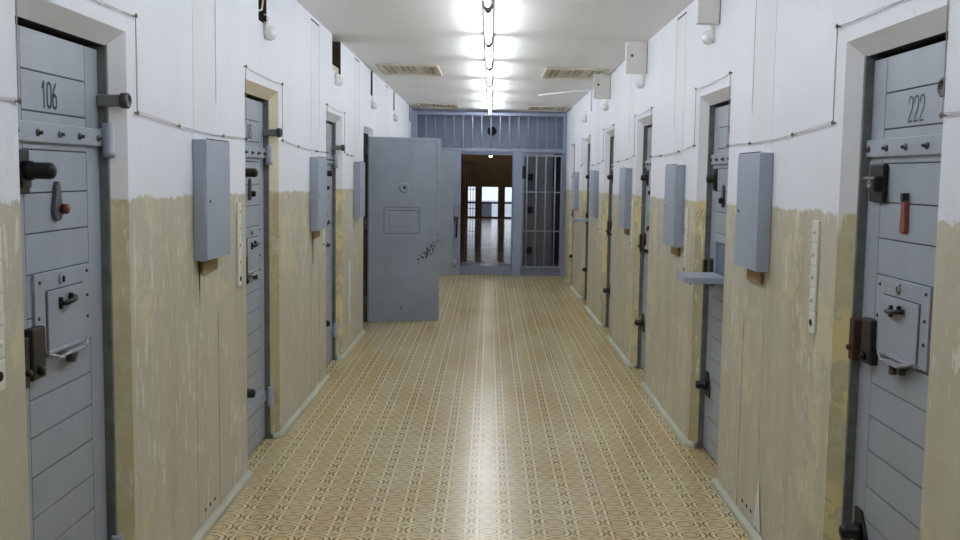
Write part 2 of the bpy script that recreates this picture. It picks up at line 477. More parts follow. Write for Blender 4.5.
# ------------------------------------------------------------------ cell door (local: x right, -y towards the viewer, z up)
STROKES = {
 '0': [[(.5, 0), (.12, .08), (0, .3), (0, .7), (.12, .92), (.5, 1), (.88, .92), (1, .7), (1, .3), (.88, .08), (.5, 0)]],
 '1': [[(.2, .76), (.6, 1), (.6, 0)]],
 '2': [[(0, .74), (.06, .92), (.3, 1), (.7, 1), (.94, .92), (1, .74), (.9, .5), (.1, .12), (.06, 0), (1, 0)]],
 '5': [[(.95, 1), (.1, 1), (.05, .55), (.5, .6), (.9, .5), (1, .3), (.9, .1), (.5, 0), (.1, .06)]],
 '6': [[(.85, 1), (.4, .8), (.08, .5), (0, .28), (.12, .07), (.5, 0), (.88, .07), (1, .28), (.88, .48), (.5, .55), (.12, .46)]],
}
def digits(text, x0, z0, w, h, gap, th):
    b = MB(); x = x0
    for ch in text:
        for st in STROKES[ch]:
            P = [Vector((x+px*w, z0+pz*h)) for px, pz in st]
            for p, q in zip(P, P[1:]):
                d = (q-p).normalized(); n = Vector((-d.y, d.x))*th/2; e = d*th*.3
                r = [p-e+n, q+e+n, q+e-n, p-e-n]
                b.face([(v.x, -.0012, v.y) for v in r])
        x += w+gap
    return b

def make_door():
    root = thing('cell_door', (0, 0, 0))
    HW = .362
    b = MB()
    b.box(-HW, HW, .004, .045, .015, 2.0, mi=1)                  # groove ground
    g = .0022
    b.box(-HW, -.215-g, 0, .03, .015, 2.0, bev=.0012); b.box(.235+g, HW, 0, .03, .015, 2.0, bev=.0012)
    zs = [.015, .105, .222, .338, .454, .570, .694, .812, .924, 1.035, 1.165, 1.292, 1.411, 1.529, 1.655, 1.766, 1.883, 2.0]
    for z0, z1 in zip(zs, zs[1:]):
        b.box(-.215+g*.4, .235-g*.4, 0, .03, z0+(g if z0 > .02 else 0), z1-(g if z1 < 1.99 else 0), bev=.0012)
    b.build('door_leaf', [M['door'], M['groove']], root)
    b = MB(); b.box(-.345, .372, -.014, 0, 1.677, 1.735, bev=.003); b.box(.325, .352, -.042, -.002, 1.68, 1.738, bev=.004); st = b.build('strap', M['door'], root)
    for k in range(5):
        h = MB(); h.lathe([(.011, 0), (.011, .005), (.006, .009), (.005, .018), (0, .019)], (-.30+.15*k, -.013, 1.704), (0, -1, 0), 8, False)
        h.build('bolt', M['steel'], st)
    b = MB(); b.box(-.20, .345, -.012, 0, .24, .30, bev=.003); b.build('strap', M['door'], root)
    for z0, z1 in ((1.65, 1.742), (.212, .304)):
        h = MB(); h.lathe([(.014, -.024), (.022, -.02), (.022, -.002), (.020, .0), (.020, z1-z0-.004), (.016, z1-z0)], (.342, -.034, z0+.014), (0, 0, 1), 14)
        h.build('hinge_knuckle', M['door'], root)
    # upper lock: plate and projecting bolt
    b = MB(); b.box(-.268, -.192, -.009, 0, 1.528, 1.655, bev=.004); b.box(-.262, -.2, -.018, -.009, 1.545, 1.60, bev=.004)
    pl = b.build('lock_plate', M['iron'], root)
    h = MB(); h.lathe([(.028, 0), (.028, .026), (.024, .032), (.024, .078), (.021, .086), (.014, .091), (0, .093)], (-.232, -.008, 1.594), (0, -1, 0), 18); h.build('lock_knob', M['iron'], pl)
    # peephole cover
    P = []
    for k in range(9):
        t = PI+PI*k/8; P.append((-.014+.031*math.cos(t), 1.472+.031*math.sin(t)))
    P += [(.002, 1.548), (-.006, 1.562), (-.018, 1.562), (-.026, 1.548)]
    b = MB(); b.prism(P, -.014, 0, bev=.002); pc = b.build('peephole_cover', M['cover'], root)
    h = MB(); h.lathe([(.016, 0), (.016, .018), (.013, .022), (0, .023)], (.006, -.012, 1.478), (0, -1, 0), 14); h.build('cover_knob', M['red'], pc)
    # food hatch
    b = MB(); b.box(-.185, .215, -.010, 0, 1.045, 1.292, bev=.002); hf = b.build('hatch_frame', M['door'], root)
    for (px, pz) in ((-.155, 1.265), (.0, 1.275), (.19, 1.27), (.19, 1.19), (.19, 1.12), (-.165, 1.16)):
        h = MB(); h.lathe([(.006, 0), (.005, .004), (0, .005)], (px, -.010, pz), (0, -1, 0), 8); h.build('rivet', M['steel'], hf)
    h = MB()
    h.box(-.118, .158, -.0106, -.0100, 1.052, 1.238)
    h.build('hatch_joint', M['groove'], hf)
    b = MB(); b.box(-.114, .154, -.0165, -.0105, 1.056, 1.234, bev=.002); b.box(-.114, .154, -.0175, -.0165, 1.056, 1.094, bev=.0004)
    fl = b.build('hatch_flap', M['door'], root)
    h = MB(); h.tube([(-.035, -.016, 1.192), (-.034, -.034, 1.191), (.03, -.036, 1.195), (.052, -.03, 1.199), (.062, -.018, 1.2)], .008, 8)
    h.box(-.043, -.027, -.026, -.016, 1.172, 1.210, bev=.003); h.box(.026, .04, -.03, -.018, 1.196, 1.216, bev=.003)
    h.build('hatch_handle', M['iron'], fl)
    h = MB(); h.lathe([(.017, 0), (.017, .006), (.013, .009), (.009, .004), (0, .004)], (-.008, -.010, 1.263), (0, -1, 0), 14); kh = h.build('keyhole', M['bright'], hf)
    h = MB(); h.box(-.006, .004, -.0195, -.014, 1.252, 1.272, bev=.002); h.build('key_slot', M['dark'], kh)
    b = MB(); b.box(-.125, .165, -.022, -.009, 1.043, 1.056, bev=.003); b.box(-.02, .09, -.045, -.012, 1.030, 1.040, bev=.003)
    b.tube([(.09, -.04, 1.036), (.12, -.034, 1.045), (.155, -.024, 1.053)], .005, 6); b.tube([(-.02, -.04, 1.036), (-.07, -.03, 1.03), (-.12, -.02, 1.047)], .005, 6)
    la = b.build('hatch_latch', M['bright'], root)
    h = MB(); h.cyl((.02, -.024, 1.0), (.02, -.024, 1.032), .015, 12); h.box(.04, .07, -.026, -.006, 1.004, 1.032, bev=.003); h.build('latch_pin', M['steel'], la)
    # big lock case at the closing edge
    b = MB(); b.box(-.25, -.164, -.030, 0, .99, 1.142, bev=.006); lc = b.build('lock_case', M['darkcase'], root)
    h = MB(); h.lathe([(.014, 0), (.014, .012), (.008, .016), (0, .017)], (-.21, -.029, 1.015), (0, -1, 0), 12); h.build('case_knob', M['iron'], lc)
    # bottom bolt
    b = MB(); b.prism([(-.28, .335), (-.17, .335), (-.17, .40), (-.225, .478), (-.28, .478)], -.010, 0, bev=.003); bb = b.build('bottom_bolt', M['iron'], root)
    h = MB(); h.lathe([(.03, 0), (.03, .02), (.025, .026), (.025, .056), (.02, .066), (0, .07)], (-.222, -.009, .405), (0, -1, 0), 16); h.build('bolt_knob', M['iron'], bb)
    return root

def open_flap(root):
    """swing the food flap of this door down to a level shelf"""
    for nm in ('hatch_flap', 'hatch_latch', 'hatch_joint', 'hatch_frame', 'keyhole', 'key_slot'):
        o = child(root, nm)
        if o is not None and nm in ('hatch_flap', 'hatch_latch', 'hatch_joint', 'hatch_frame'):
            for ch in list(o.children_recursive): bpy.data.objects.remove(ch)
            bpy.data.objects.remove(o)
    b = MB()
    for (x0, x1, z0, z1) in ((-.185, -.135, 1.045, 1.292), (.165, .215, 1.045, 1.292), (-.135, .165, 1.245, 1.292)): b.box(x0, x1, -.012, 0, z0, z1, bev=.002)
    b.build('hatch_frame', M['door'], root)
    b = MB(); b.box(-.133, .163, -.0015, .002, 1.066, 1.243); b.build('hatch_opening', M['hatchblue'], root)
    b = MB()
    P = [(-.16, -.01), (-.16, -.19), (-.11, -.235), (.14, -.235), (.185, -.20), (.185, -.01)]
    t = bmesh.new(); lo = [t.verts.new((x, y, 1.036)) for x, y in P]; hi = [t.verts.new((x, y, 1.068)) for x, y in P]
    t.faces.new(lo); t.faces.new(list(reversed(hi)))
    for k in range(len(P)): t.faces.new((lo[k], hi[k], hi[(k+1) % len(P)], lo[(k+1) % len(P)]))
    bmesh.ops.recalc_face_normals(t, faces=t.faces); bmesh.ops.bevel(t, geom=list(t.edges), offset=.003, segments=2, affect='EDGES')
    b.merge(t); fl = b.build('hatch_flap', M['cabinet'], root)
    for x in (-.11, .13):
        h = MB(); h.lathe([(.008, 0), (.008, .006), (.004, .01), (0, .01)], (x, -.2, 1.037), (0, 0, -1), 10); h.build('flap_stud', M['iron'], fl)
M['hatchblue'] = paint('hatch_inside_paint', (104, 112, 132), (94, 102, 122), .6, sc=5)

proto = make_door()
WALLX = {'L': XL-SPL-FRD, 'R': XR+SPL+FRD}
doors = [('L', DL[0], 'grey plank cell door numbered 106 at the front left, recessed in wall'),
         ('L', DL[1], 'grey plank cell door on the left wall just beyond the nearest left wall cabinet'),
         ('L', DL[2], 'grey cell door seen edge-on at left just before the door swung open into the corridor'),
         ('R', DR[0], 'grey plank cell door numbered 222 at the front right, red-brown peephole strap'),
         ('R', DR[1], 'grey cell door on the right wall with its food flap lowered, beyond the nearest right cabinet'),
         ('R', DR[2], 'sliver of grey cell door on the right wall, third from the camera'),
         ('R', DR[3], 'sliver of grey cell door on the right wall, fourth from the camera'),
         ('R', DR[4], 'far right sliver of cell door with a small lowered shelf flap, fifth from camera'),
         ('R', DR[5], 'farthest sliver of cell door on the right, next to the barred gate')]
ROOTS = []
for i, (side, (a, c), lab) in enumerate(doors):
    r = proto if i == 0 else copy_tree(proto)
    r.location = (WALLX[side], (a+c)/2, 0); r.rotation_euler = (0, 0, PI/2 if side == 'L' else -PI/2)
    tag(r, lab, 'door', 'closed cell doors'); ROOTS.append(r)
digits('106', -.088, 1.782, .028, .075, .010, .0092).build('number', M['digits'], ROOTS[0])
digits('105', -.05, 1.782, .028, .075, .010, .0092).build('number', M['digits'], ROOTS[1])
digits('222', -.028, 1.782, .029, .075, .012, .0062).build('number', M['digits'], ROOTS[3])
# the 222 door wears a long red-brown strap over its peephole
o = child(ROOTS[3], 'peephole_cover')
for ch in list(o.children): bpy.data.objects.remove(ch)
bpy.data.objects.remove(o)
b = MB(); b.prism([(-.018, 1.446), (-.010, 1.436), (.014, 1.436), (.022, 1.448), (.014, 1.532), (.006, 1.545), (-.007, 1.545), (-.013, 1.53)], -.016, 0, bev=.003)
pc = tag(b.build('peephole_cover', M['terracotta'], ROOTS[3]), 'red-brown worn leather strap')
h = MB(); h.box(-.012, .01, -.02, 0, 1.535, 1.563, bev=.003); h.build('strap_clip', M['iron'], pc)
for q in ROOTS[1:]:
    o = child(q, 'cover_knob')
    if o: override(o, M['iron'])
o = child(ROOTS[3], 'lock_knob'); pl = o.parent; bpy.data.objects.remove(o)
b = MB(); b.box(-.272, -.158, -.046, -.008, 1.562, 1.615, bev=.010)
b.box(-.272, -.152, -.020, -.004, 1.53, 1.655, bev=.006); kb = b.build('lock_body', M['iron'], pl)
b = MB(); b.tube([(-.196+.010*math.cos(k*PI/6), -.048, 1.588+.010*math.sin(k*PI/6)) for k in range(13)], .0028, 6); b.build('lock_ring', M['bright'], kb)
for i, k in ((4, .55), (5, .6), (6, .65), (7, .65), (8, .65)): child(ROOTS[i], 'lock_knob').scale = (1, k, 1)
open_flap(ROOTS[4]); open_flap(ROOTS[7])

M['stop'] = paint('stop_grey', (128, 130, 130), (108, 108, 106), .5, sc=14)
# door stop rods fixed in the reveal on the hinge side
def door_stop(X, sgn, y, z, label):
    L = .10 if sgn < 0 else .058
    t = thing('door_stop', (X+sgn*.076, y, z), 0, label, 'door stop', 'door stop rods')
    b = MB(); b.box(min(0, -sgn*L), max(0, -sgn*L), -.017, .017, -.02, .02, bev=.006); b.build('stop_arm', M['stop'], t)
    h = MB(); h.lathe([(.027, 0), (.027, .022), (.021, .026), (.018, .020), (0, .020)], (-sgn*(L-.018), 0, 0), (-sgn, 0, 0), 18); h.build('stop_ring', M['steel'], t)
    return t
door_stop(XL, -1, DL[0][1]-.064, 1.832, 'dark round-ended door stop rod beside the door numbered 106')
door_stop(XL, -1, DL[1][1]-.064, 1.828, 'dark door stop rod beside the second door on the left wall')
door_stop(XL, -1, DL[2][1]-.06, 1.81, 'dark door stop rod beside the left edge-on door near the open leaf')
door_stop(XR, 1, DR[0][0]+.05, 1.855, 'dark round door stop at the near edge of the door numbered 222')
door_stop(XR, 1, DR[1][0]+.05, 1.85, 'dark door stop at the near edge of the door with lowered flap')
door_stop(XR, 1, DR[2][0]+.05, 1.84, 'dark door stop at the third door on the right wall')

# ------------------------------------------------------------------ open door leaf across the corridor (left)
hinge = (-1.288, 10.62); tip = (-.535, 10.88)
ang = math.atan2(tip[1]-hinge[1], tip[0]-hinge[0]); LW = math.hypot(tip[0]-hinge[0], tip[1]-hinge[1])
od = thing('open_cell_door', (hinge[0], hinge[1], 0), ang, 'grey sheet steel cell door standing wide open across the left of the corridor', 'door')
b = MB(); b.box(.0, LW, 0, .045, .006, 1.985, bev=.003); b.build('door_leaf', M['sheet'], od)
b = MB()
for r in ((.0, LW, 1.945, 1.985), (.0, LW, .006, .05), (LW-.04, LW, .06, 1.945), (.0, .03, .06, 1.945)): b.box(r[0], r[1], -.005, 0, r[2], r[3], bev=.002)
b.build('edge_strip', M['sheet'], od)
cx = .398
b = MB(); b.lathe([(.056, 0), (.056, .005), (.05, .009), (.03, -.012+.02), (.018, .004), (0, .003)], (cx, 0, 1.452), (0, -1, 0), 28); pe = b.build('peephole_rim', M['sheet'], od)
h = MB(); h.lathe([(.016, 0), (.014, .002), (0, .003)], (cx, -.004, 1.452), (0, -1, 0), 16); h.build('peephole', M['dark'], pe)
b = MB(); x0, x1, z0, z1 = .175, .575, .958, 1.246
for r in ((x0, x1, z1-.006, z1), (x0, x1, z0, z0+.006), (x0, x0+.006, z0, z1), (x1-.006, x1, z0+.14*0, z1)): b.box(r[0], r[1], -.0014, 0, r[2], r[3])
b.build('hatch_joint', M['groove'], od)
b = MB(); b.box(.232, .545, -.010, -.0, 1.04, 1.202, bev=.003); hp = b.build('hatch_panel', M['sheet'], od)
h = MB(); h.box(.228, .548, -.004, 0, 1.202, 1.211); h.box(.545, .551, -.004, 0, 1.04, 1.206); h.build('panel_joint', M['groove'], hp)
for k in range(5):
    h = MB(); h.lathe([(.009, 0), (.008, .004), (0, .006)], (.09+.145*k, 0, 1.69), (0, -1, 0), 10); h.build('rivet', M['sheet'], od)
for z in (.18, 1.0, 1.80):
    h = MB(); h.cyl((-.022, .022, z), (-.022, .022, z+.11), .017, 14); h.box(-.02, .02, .012, .032, z+.01, z+.1); h.build('hinge_knuckle', M['frame'], od)
h = MB(); h.cyl((.37, 0, .17), (.37, -.008, .17), .009, 10); h.box(.366, .374, -.006, 0, .13, .17); h.build('bottom_pin', M['steel'], od)
b = MB(); b.box(-.003, .0, .0, .05, .02, 1.985); b.box(0.0, .012, -.0065, -.0049, .02, 1.985); b.build('hinge_edge', M['frame'], od)

# ------------------------------------------------------------------ wall cabinets
def make_cabinet():
    t = thing('wall_cabinet', (0, 0, 0)); W, H, D = .385, .515, .058
    b = MB(); b.box(-W/2, W/2, -D+.006, 0, 0, H, bev=.003); b.build('cabinet_body', M['cabinet'], t)
    b = MB(); b.box(-W/2+.002, W/2-.002, -D, -D+.008, .002, H-.002, bev=.003); d = b.build('cabinet_door', M['cabinet'], t)
    h = MB(); h.lathe([(.006, 0), (.005, .003), (0, .004)], (-W/2+.05, -D, H*.49), (0, -1, 0), 10); h.build('lock', M['iron'], d)
    h = MB(); h.box(-W/2+.02, W/2-.01, -D+.002, -D+.006, H, H+.004); h.build('lid_seam', M['dark'], t)
    return t
cab = make_cabinet()
CL = [(4.215, 1.218, 'blue-grey flat wall cabinet on left wall between doors numbered 106 and its neighbour'),
      (6.97, 1.192, 'blue-grey wall cabinet on left wall just before the third left door'),
      (9.215, 1.188, 'blue-grey wall cabinet on left wall right beside the open door leaf')]
CR = [(4.31, 1.198, 'blue-grey flat wall cabinet on right wall beside the door numbered 222'),
      (6.24, 1.165, 'blue-grey wall cabinet on right wall just beyond the door with the lowered flap'),
      (8.55, 1.16, 'blue-grey wall cabinet on right wall between the third and fourth doors'),
      (11.15, 1.15, 'narrow-looking far cabinet on right wall between the fourth and fifth doors'),
      (13.62, 1.14, 'farthest cabinet on right wall, nearest the barred gate')]
first = True
for lst, X, rz, s in ((CL, XL, PI/2, 1), (CR, XR, -PI/2, -1)):
    for (y, z, lab) in lst:
        o = cab if first else copy_tree(cab); first = False
        o.location = (X+s*.0017, y+.1925, z); o.rotation_euler = (0, 0, rz); tag(o, lab, 'cabinet', 'wall cabinets')
# small brown backing boards showing under the cabinets
for (X, s, y0, z, lab) in ((XL, 1, 4.29, 1.218, 'brown backing board under the nearest cabinet on the left wall'),
                           (XL, 1, 7.05, 1.192, 'brown backing board under the second cabinet on the left wall'),
                           (XR, -1, 4.38, 1.198, 'brown backing board under the nearest cabinet on the right wall'),
                           (XR, -1, 6.32, 1.165, 'brown backing board under the second cabinet on the right wall'),
                           (XR, -1, 8.62, 1.16, 'brown backing board under the third cabinet on the right wall')):
    b = MB(); xa, xb = sorted((X+s*.0017, X+s*.018)); b.box(xa, xb, y0, y0+.24, z-.06, z-.001, bev=.002)
    tag(b.build('backing_board', M['brownboard']), lab, 'board', 'boards under the cabinets')

# ------------------------------------------------------------------ switch stacks
def make_stack():
    t = thing('switch_stack', (0, 0, 0))
    for k in range(5):
        z1 = .42-.0845*k; z0 = z1-.082
        b = MB(); b.box(-.033, .033, -.010, 0, z0, z1, bev=.003 if k < 4 else .0045); p = b.build('switch_plate', M['whiteplate'], t)
        h = MB()
        if k < 4: h.lathe([(.009, 0), (.008, .006), (0, .008)], (.0, -.012, (z0+z1)/2), (0, -1, 0), 10)
        else: h.lathe([(.013, 0), (.012, .002), (0, .003)], (0, -.012, (z0+z1)/2), (0, -1, 0), 12)
        h.build('button', M['whiteplate'] if k < 4 else M['dark'], p)
    return t
stk = make_stack(); first = True
for (X, rz, y, z, lab) in ((XL, PI/2, 2.50, 1.03, 'white switch plates at the far left edge of the picture'),
                           (XL, PI/2, 4.97, 1.025, 'white switch plates in a column left of the second left door'),
                           (XL, PI/2, 7.50, 1.02, 'white switch plates left of the third left door'),
                           (XR, -PI/2, 3.70, 1.03, 'white switch plates in a column beside the door numbered 222'),
                           (XR, -PI/2, 6.12, 1.0, 'white switch plates between the second right door and its cabinet'),
                           (XR, -PI/2, 8.46, 1.0, 'white switch plates between the third right door and its cabinet'),
                           (XR, -PI/2, 10.86, .99, 'white switch plates beside the fourth right door')):
    o = stk if first else copy_tree(stk); first = False
    o.location = (X, y, z); o.rotation_euler = (0, 0, rz); tag(o, lab, 'switches', 'switch plate columns')

# ------------------------------------------------------------------ wall lamps, niche cables, duct boxes
def make_lamp():
    t = thing('wall_lamp', (0, 0, 0))
    b = MB(); b.lathe([(.034, 0), (.034, .014), (.03, .02), (.024, .024)], (0, 0, .02), (0, -1, 0), 20); b.build('lamp_base', M['whiteplate'], t)
    b = MB(); b.lathe([(.016, .0), (.029, .009), (.037, .024), (.038, .037), (.034, .053), (.022, .067), (.009, .073), (0, .074)], (0, -.010, 0.02), (0, -.5, -.87), 24); b.build('lamp_globe', M['opal'], t)
    b = MB(); b.tube([(.0, -.012, .05), (.005, -.02, .07), (.0, -.012, .085), (0, .004, .095)], .004, 6); b.build('lamp_lead', M['whiteplate'], t)
    return t
lamp = make_lamp(); first = True
for (X, rz, y, z, lab) in ((XL, PI/2, 5.60, 2.37, 'round white wall lamp above the second left door, below the open niche'),
                           (XL, PI/2, 8.12, 2.345, 'round white wall lamp above the third left door'),
                           (XL, PI/2, 10.60, 2.32, 'round white wall lamp high on left wall above the open door leaf'),
                           (XL, PI/2, 13.08, 2.32, 'farthest round white wall lamp on the left wall'),
                           (XR, -PI/2, 5.58, 2.375, 'round white wall lamp under the nearest duct box on the right'),
                           (XR, -PI/2, 8.06, 2.35, 'round white wall lamp under the middle duct box on the right'),
                           (XR, -PI/2, 10.46, 2.325, 'round white wall lamp under the farthest duct box on the right'),
                           (XR, -PI/2, 12.75, 2.32, 'farthest round white wall lamp on the right wall')):
    o = lamp if first else copy_tree(lamp); first = False
    o.location = (X, y, z); o.rotation_euler = (0, 0, rz); tag(o, lab, 'lamp', 'round wall lamps')
def niche_cable(y, r, lab):
    b = MB(); x = XL-.012
    pts = [(x-.02, y+.03, 2.66), (x-.005, y+.045, 2.60), (x+.0, y+.045, 2.54), (x-.0, y+.02, 2.485), (x-.02, y-.03, 2.465), (x-.06, y-.06, 2.462)]
    b.tube(pts, r, 8); b.lathe([(.012, 0), (.012, .03)], (x-.06, y-.06, 2.447), (0, 0, 1), 10)
    tag(b.build('niche_cable', M['whiteplate']), lab, 'cable')
niche_cable(5.56, .006, 'white cable loop hanging in the nearest open niche on the left wall')
b = MB(); b.box(XL-.10, XL-.055, 8.10, 8.16, 2.50, 2.66, bev=.006); b.box(XL-.12, XL-.01, 8.0, 8.38, NZ, NZ+.05, bev=.006)
tag(b.build('niche_fitting', M['vent']), 'pale fitting standing inside the second open niche on the left wall', 'fitting')
def duct_box(y, z, pr, lab):
    t = thing('duct_box', (XR, y, z), -PI/2, lab, 'duct box', 'duct boxes on the right wall')
    top = ceil_z(XR, y)-z-.002
    b = MB(); b.box(-.055, 0, -pr, 0, 0, top, bev=.003); b.build('box_body', M['vent2'], t)
    h = MB(); h.lathe([(.012, 0), (.01, .004), (0, .006)], (0, -pr*.72, top*.55), (1, 0, 0), 10); h.build('screw', M['steel'], t)
    h = MB(); h.box(-.004, .003, -.004, .0, 0, top-.004); h.build('box_joint', M['groove'], t)
M['vent2'] = paint('duct_box_paint', (226, 224, 220), (220, 218, 213), .6, sc=5)
duct_box(5.436, 2.42, .12, 'cream duct box under the ceiling, nearest on the right wall')
duct_box(7.915, 2.405, .165, 'cream duct box under the ceiling, middle one on the right wall')
duct_box(10.30, 2.39, .17, 'cream duct box under the ceiling, farthest on the right wall')
# white conduit across the ceiling and down the right wall
b = MB(); b.tube([(.62, 13.0, ceil_z(.6, 13)-.0095), (1.0, 12.4, ceil_z(1, 12.4)-.0095), (1.185, 12.15, ceil_z(1.18, 12.1)-.012), (XR-.012, 12.1, 2.60), (XR-.010, 12.1, 2.38)], .009, 8)
tag(b.build('conduit', M['whitepaint']), 'thin white conduit running over the ceiling and down the right wall', 'conduit')

# ------------------------------------------------------------------ bell wires
def wire(X, s, doors, y_end, lab):
    x = X+s*.009; t = thing('bell_wire', (x, Y0, 1.76), 0, lab, 'wire')
    O = Vector((x, Y0, 1.76)); pts = []; clips = []
    zl = lambda y: 1.80-.0045*y
    zh = lambda y: 2.155-.005*y
    def sag(p, q, d, n=8):
        for i in range(n): 
            f = i/n; pts.append(Vector((x, p[0]+(q[0]-p[0])*f, p[1]+(q[1]-p[1])*f-d*4*f*(1-f))))
        if d > .013:
            for f in (.3, .72): clips.append((p[0]+(q[0]-p[0])*f, p[1]+(q[1]-p[1])*f-d*4*f*(1-f)))
    cur = (0.2, zl(0.2))
    for a, c in doors:
        n = (a-.012, zl(a)-.012); sag(cur, n, .014 if n[0]-cur[0] > .5 else 0); clips.append(n)
        u = (a-.012, zh(a)); sag(n, u, 0, 3); clips.append(u)
        v = (c+.072, zh(c)-.004); sag(u, v, .012); clips.append(v)
        w = (c+.072, zl(c)+.015); sag(v, w, 0, 3); clips.append(w); cur = w
    sag(cur, (y_end, zl(y_end)), .014); pts.append(Vector((x, y_end, zl(y_end))))
    b = MB(); b.tube([p-O for p in pts], .0013, 5)
    b.build('wire_run', M['wire'], t)
    # thinner second strand twisted alongside
    b = MB(); b.tube([p-O+Vector((s*.002, .004*math.sin(i*1.3), .007*math.sin(i*.9))) for i, p in enumerate(pts)], .0009, 5)
    b.build('second_strand', M['wire'], t)
    for (y, z) in clips:
        if y < 1.5: continue
        h = MB(); q = Vector((x, y, z))-O
        tor = [(q.x+s*.003, q.y+.008*math.cos(k*PI/4), q.z+.008*math.sin(k*PI/4)) for k in range(9)]
        h.tube(tor, .0018, 5); h.cyl((q.x-s*.009, q.y, q.z), (q.x+s*.008, q.y, q.z), .0035, 6); h.build('clip', M['clip'], t)
wire(XL, 1, DL[:3], 9.2, 'thin old bell wire strung along the left wall and around its doors')
wire(XR, -1, DR[:5], 13.5, 'thin old bell wire strung along the right wall and around its doors')

# ------------------------------------------------------------------ paint flakes on the walls
def flake(name, X, s, poly, parent):
    b = MB(); b.face([(X+s*.004, y, z) for y, z in poly]); b.build(name, M['whitepaint'], parent)
flake('white_drip', XR, -1, [(4.325, .33), (4.315, .22), (4.295, .13), (4.265, .05), (4.30, .045), (4.34, .055), (4.395, .045), (4.375, .11), (4.345, .22)], WR)
flake('white_flake', XL, 1, [(8.93, .84), (9.02, .80), (9.0, .66), (9.06, .55), (8.98, .42), (9.02, .30), (8.95, .22), (8.9, .36), (8.84, .47), (8.9, .60), (8.86, .74)], WL)
flake('white_flake', XL, 1, [(8.70, .16), (8.74, .12), (8.72, .07), (8.69, .08)], WL)
b = MB(); b.face([(XL+.004, y, z) for y, z in [(4.27, 1.217), (4.30, 1.217), (4.296, 1.10), (4.288, 1.0), (4.282, 1.08)]]); b.build('rust_run', M['dark'], WL)
b = MB(); b.face([(XL+.004, y, z) for y, z in [(7.05, 1.17), (7.09, 1.15), (7.085, .99), (7.07, .93), (7.065, 1.05)]]); b.build('rust_run', M['dark'], WL)

# ------------------------------------------------------------------ ceiling lights
def make_light():
    t = thing('tube_light', (0, 0, 0)); L = .735
    b = MB(); b.box(-.03, .03, -L-.03, L+.03, -.034, 0, bev=.005); b.build('batten', M['batten'], t)
    b = MB(); b.lathe([(.012, .045), (.0175, .05), (.0175, 2*L-.05), (.012, 2*L-.045)], (0, -L, -.072), (0, 1, 0), 16); b.build('tube', M['tube'], t)
    for sg in (-1, 1):
        b = MB(); y0, y1 = sorted((sg*(L+.002), sg*(L+.028))); b.prism([(-.033, 0), (.033, 0), (.033, -.05), (.015, -.092), (-.015, -.092), (-.033, -.05)], y0, y1, bev=.003)
        b.lathe([(.0185, 0), (.0185, .052)], (0, sg*(L+.004), -.072), (0, -sg, 0), 16); b.build('end_cap', M['holder'], t)
    return t
lt = make_light(); first = True
gaps = [6.15-1.64*3, 6.15-1.64*2, 6.15-1.64, 6.15, 7.76, 9.42, 11.12, 12.80, 14.45, 15.98]
LL = ['bare tube ceiling light over the corridor start, behind the viewer'] * 2 + ['bare tube ceiling light just above the top edge of the view',
      'nearest bare tube ceiling light at the top edge of the picture', 'second nearest bare tube ceiling light in the row',
      'third bare tube ceiling light in the row', 'fourth bare tube ceiling light in the row', 'second farthest bare tube ceiling light in the row',
      'farthest bare tube ceiling light, just before the barred gate']
for i, (a, c) in enumerate(zip(gaps, gaps[1:])):
    o = lt if first else copy_tree(lt); first = False
    y = (a+c)/2; o.location = (-.025+.002*(y-6), y, ceil_z(-.025, y)-.0004); o.rotation_euler = (-.004, 0, 0)
    o.scale = (1, min(1, (c-a-.02)/1.53), 1)
    tag(o, LL[i], 'ceiling light', 'tube lights overhead' if i > 1 else 'tube lights behind the viewer')

for x, y in ((0, 27.0), (-1.3, 32.6), (0, 32.6), (1.3, 32.6)):  # tube lights added out of sight to brighten the hall's brown end wall
    o = copy_tree(lt); o.location = (x, y, 3.0996); o.rotation_euler = (0, 0, 0); o.scale = (1, 1, 1)
    tag(o, 'added unseen tube light brightening the brown hall beyond the gate', 'ceiling light', 'added unseen hall lights')
# ------------------------------------------------------------------ ceiling vents
def make_vent():
    t = thing('ceiling_vent', (0, 0, 0)); W, D = .31, .46
    b = MB()
    for r in ((-W, W, -D, -D+.03), (-W, W, D-.03, D), (-W, -W+.03, -D+.03, D-.03), (W-.03, W, -D+.03, D-.03)): b.box(*r, -.016, 0, bev=.003)
    b.build('vent_frame', M['vent'], t)
    b = MB(); b.box(-W+.03, W-.03, -D+.03, D-.03, -.006, 0); b.build('vent_plate', M['vent'], t)
    for k in range(9):
        x = -.235+.058*k
        if k in (2, 6): continue
        b = MB(); b.box(x-.015, x+.015, -.33, .30 if k in (0, 1, 7, 8) else .12, -.010, -.004, bev=.002); b.build('slot', M['ventslot'], t)
    return t
vt = make_vent(); first = True
for (x, y, lab) in ((-.83, 10.39, 'cream ceiling vent on the left side, the nearer one'), (.85, 10.37, 'cream ceiling vent on the right side, the nearer one'),
                    (-.80, 15.45, 'cream ceiling vent on the left, close to the barred gate'), (.88, 15.45, 'cream ceiling vent on the right, close to the barred gate')):
    o = vt if first else copy_tree(vt); first = False
    o.location = (x, y, ceil_z(x, y)-.001); o.rotation_euler = (-.004, .012, 0)
    tag(o, lab, 'vent', 'ceiling vents')

